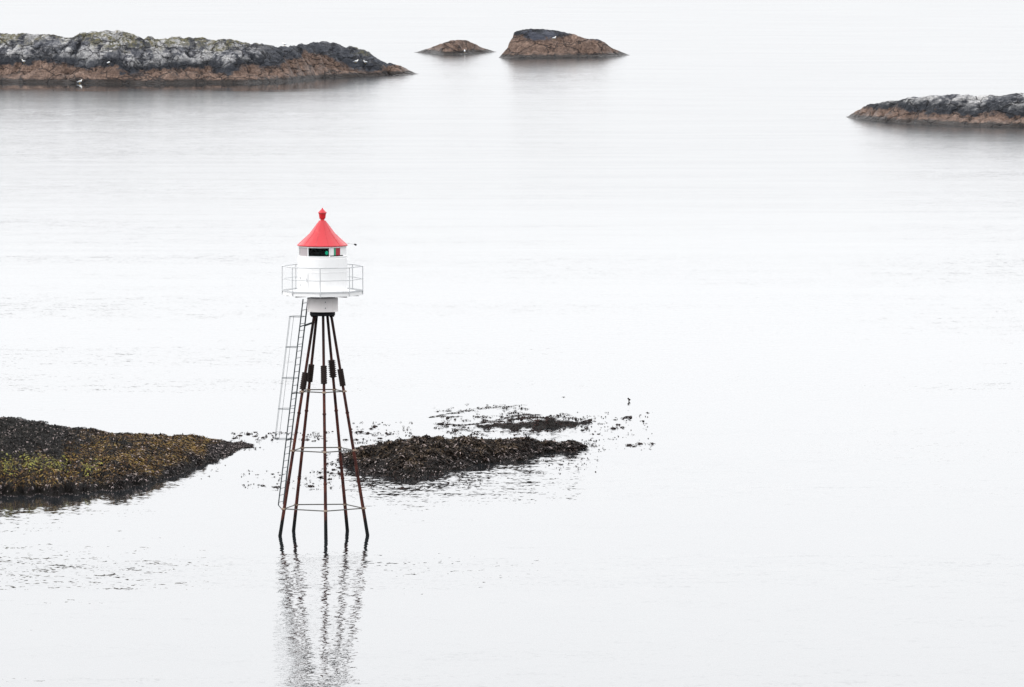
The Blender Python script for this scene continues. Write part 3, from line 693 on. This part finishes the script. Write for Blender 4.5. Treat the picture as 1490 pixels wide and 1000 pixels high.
# ladder with safety cage on the left side
LT, LB = 435.5, 735.0           # photo rows of the ladder's ends
ya = -0.05                       # depth offset of the near stringer from the tower axis
def P3(px, py, dy):
    Y = D + dy; q = at_depth(px, py, Y); return Vector((q.x - BASE.x, dy, q.z))
dn, df = -0.30, 0.06
s1t, s1b = P3(441, LT, dn), P3(405, LB, dn)
s2t, s2b = P3(448.2, LT - 1, df), P3(412.3, LB - 2, df)
LAD = MB()
kink = P3(411.3, 742.5, -.55)
mb = MB(); mb.tube([s1t, s1b, kink], .026, 8); l1 = mb.build('ladder_stringer', DGALV, T)
mb = MB(); mb.tube([s2t, s2b, P3(415, 741.0, -.3)], .030, 8); mb.build('ladder_stringer', DGALV, T)
NR = 30
for k in range(NR):
    t = (k + .6) / NR; MB().tube([s1t.lerp(s1b, t), s2t.lerp(s2b, t)], .013, 6).build('ladder_rung', GALV, T)
along = (s1b - s1t)
def hoop_pts(t, n=14, f0=0, f1=1):
    a, c = s1t.lerp(s1b, t), s2t.lerp(s2b, t); mid = (a + c) / 2; half = (c - a) / 2; half.z = 0
    out = Vector((-half.y, half.x, 0)).normalized() if (-half.y) < 0 else Vector((half.y, -half.x, 0)).normalized()
    res = []
    for k in range(n + 1):
        u = -1 + 2 * (f0 + (f1 - f0) * k / n)
        an = u * math.pi * 0.62
        w_ = .36
        res.append(mid + out * (.30 + .34 * math.cos(an)) + half.normalized() * (w_ * math.sin(an)) if abs(u) < 1 else (a if u < 0 else c))
    return res
def trow(py): return (py - LT) / (LB - LT)
HO = [trow(y) for y in (461.5, 506, 551, 596, 640)]
for t in HO: MB().tube(hoop_pts(t), .014, 6).build('cage_hoop', GALV, T)
for k in (4, 7, 9): MB().tube([hoop_pts(t)[k] for t in (HO[0], HO[-1])], .0085, 5).build('cage_bar', GALV, T)
tb = trow(475.5); zb_ = tz(468.5)
e1, e2 = legpt(LEG_AZ[4], zb_), legpt(LEG_AZ[3], zb_ - .03)
def bracket(*p): MB().tube(p, .024, 8).build('ladder_bracket', DGALV, T)
bracket(s1t.lerp(s1b, tb), e1); bracket(s2t.lerp(s2b, tb), e2)
c_ = trow(573); bracket(s1t.lerp(s1b, c_), s2t.lerp(s2b, c_), legpt(LEG_AZ[4], tz(571.5)))
c_ = trow(640); bracket(s1t.lerp(s1b, c_), s2t.lerp(s2b, c_), legpt(LEG_AZ[4], tz(640)))

# ---------------------------------------------------------------- gulls on the rocks
G_W = paint('white_plumage', (0.78, 0.78, 0.77), 0.8); G_G = paint('grey_plumage', (0.30, 0.32, 0.35), 0.8); G_Y = paint('yellow_bill', (0.55, 0.36, 0.04), 0.5)
def gull():
    mb = MB()
    sp = [(-.27, .13, .012), (-.20, .15, .035), (-.10, .17, .075), (.02, .185, .095), (.10, .21, .085), (.15, .26, .055), (.165, .30, .045), (.18, .335, .05), (.215, .34, .042), (.245, .335, .016)]
    mb.tube([(x, 0, z) for x, z, r in sp], [r for x, z, r in sp], 12)
    g = mb.build('gull', G_W, None)
    for s in (-1, 1):
        mb = MB(); mb.tube([(.09, s * .075, .205), (0, s * .09, .20), (-.12, s * .07, .185), (-.26, s * .03, .165), (-.34, s * .015, .16)], [.03, .05, .045, .022, .006], 8); mb.build('wing', G_G, g)
        mb = MB(); mb.tube([(0, s * .035, .12), (-.005, s * .035, .0)], .009, 6); mb.box((.02, s * .035, .004), (.06, .04, .008)); mb.build('leg', G_Y, g)
    mb = MB(); mb.tube([(.24, 0, .335), (.275, 0, .33), (.295, 0, .322)], [.013, .011, .004], 6); mb.build('bill', G_Y, g)
    return g
bpy.context.view_layer.update()
deps = bpy.context.evaluated_depsgraph_get()
def hit(px, py):
    d = (ground(px, py) - cam.location).normalized()
    ok, loc, nrm, idx, ob, mt = S.ray_cast(deps, cam.location, d)
    return loc if ok else ground(px, py)
g0 = gull()
spots = [(35, 92, 200, 'white gull on the dark ledge at the left end of the long island'), (158, 94, 60, 'white gull midway up the black face of the long island'),
         (116, 121.5, 20, 'white gull at the waterline below the brown tide band'), (414, 67, 150, 'white gull on the skyline of the long island'),
         (518, 92, 0, 'white gull low on the dark eastern end of the long island, left of its neighbour'), (532, 93, 170, 'white gull nearest the tip of the long island'),
         (676, 77, 90, 'white gull at the foot of the small brown hump'), (806, 58, 10, 'white gull on the flank of the islet with the dark cap')]
for k, (px, py, rz, lab) in enumerate(spots):
    g = g0 if k == 0 else copy_tree(g0)
    g.location = hit(px, py); g.rotation_euler = (0, 0, R(rz)); tag(g, lab, 'gull', 'gulls resting on the rocks')
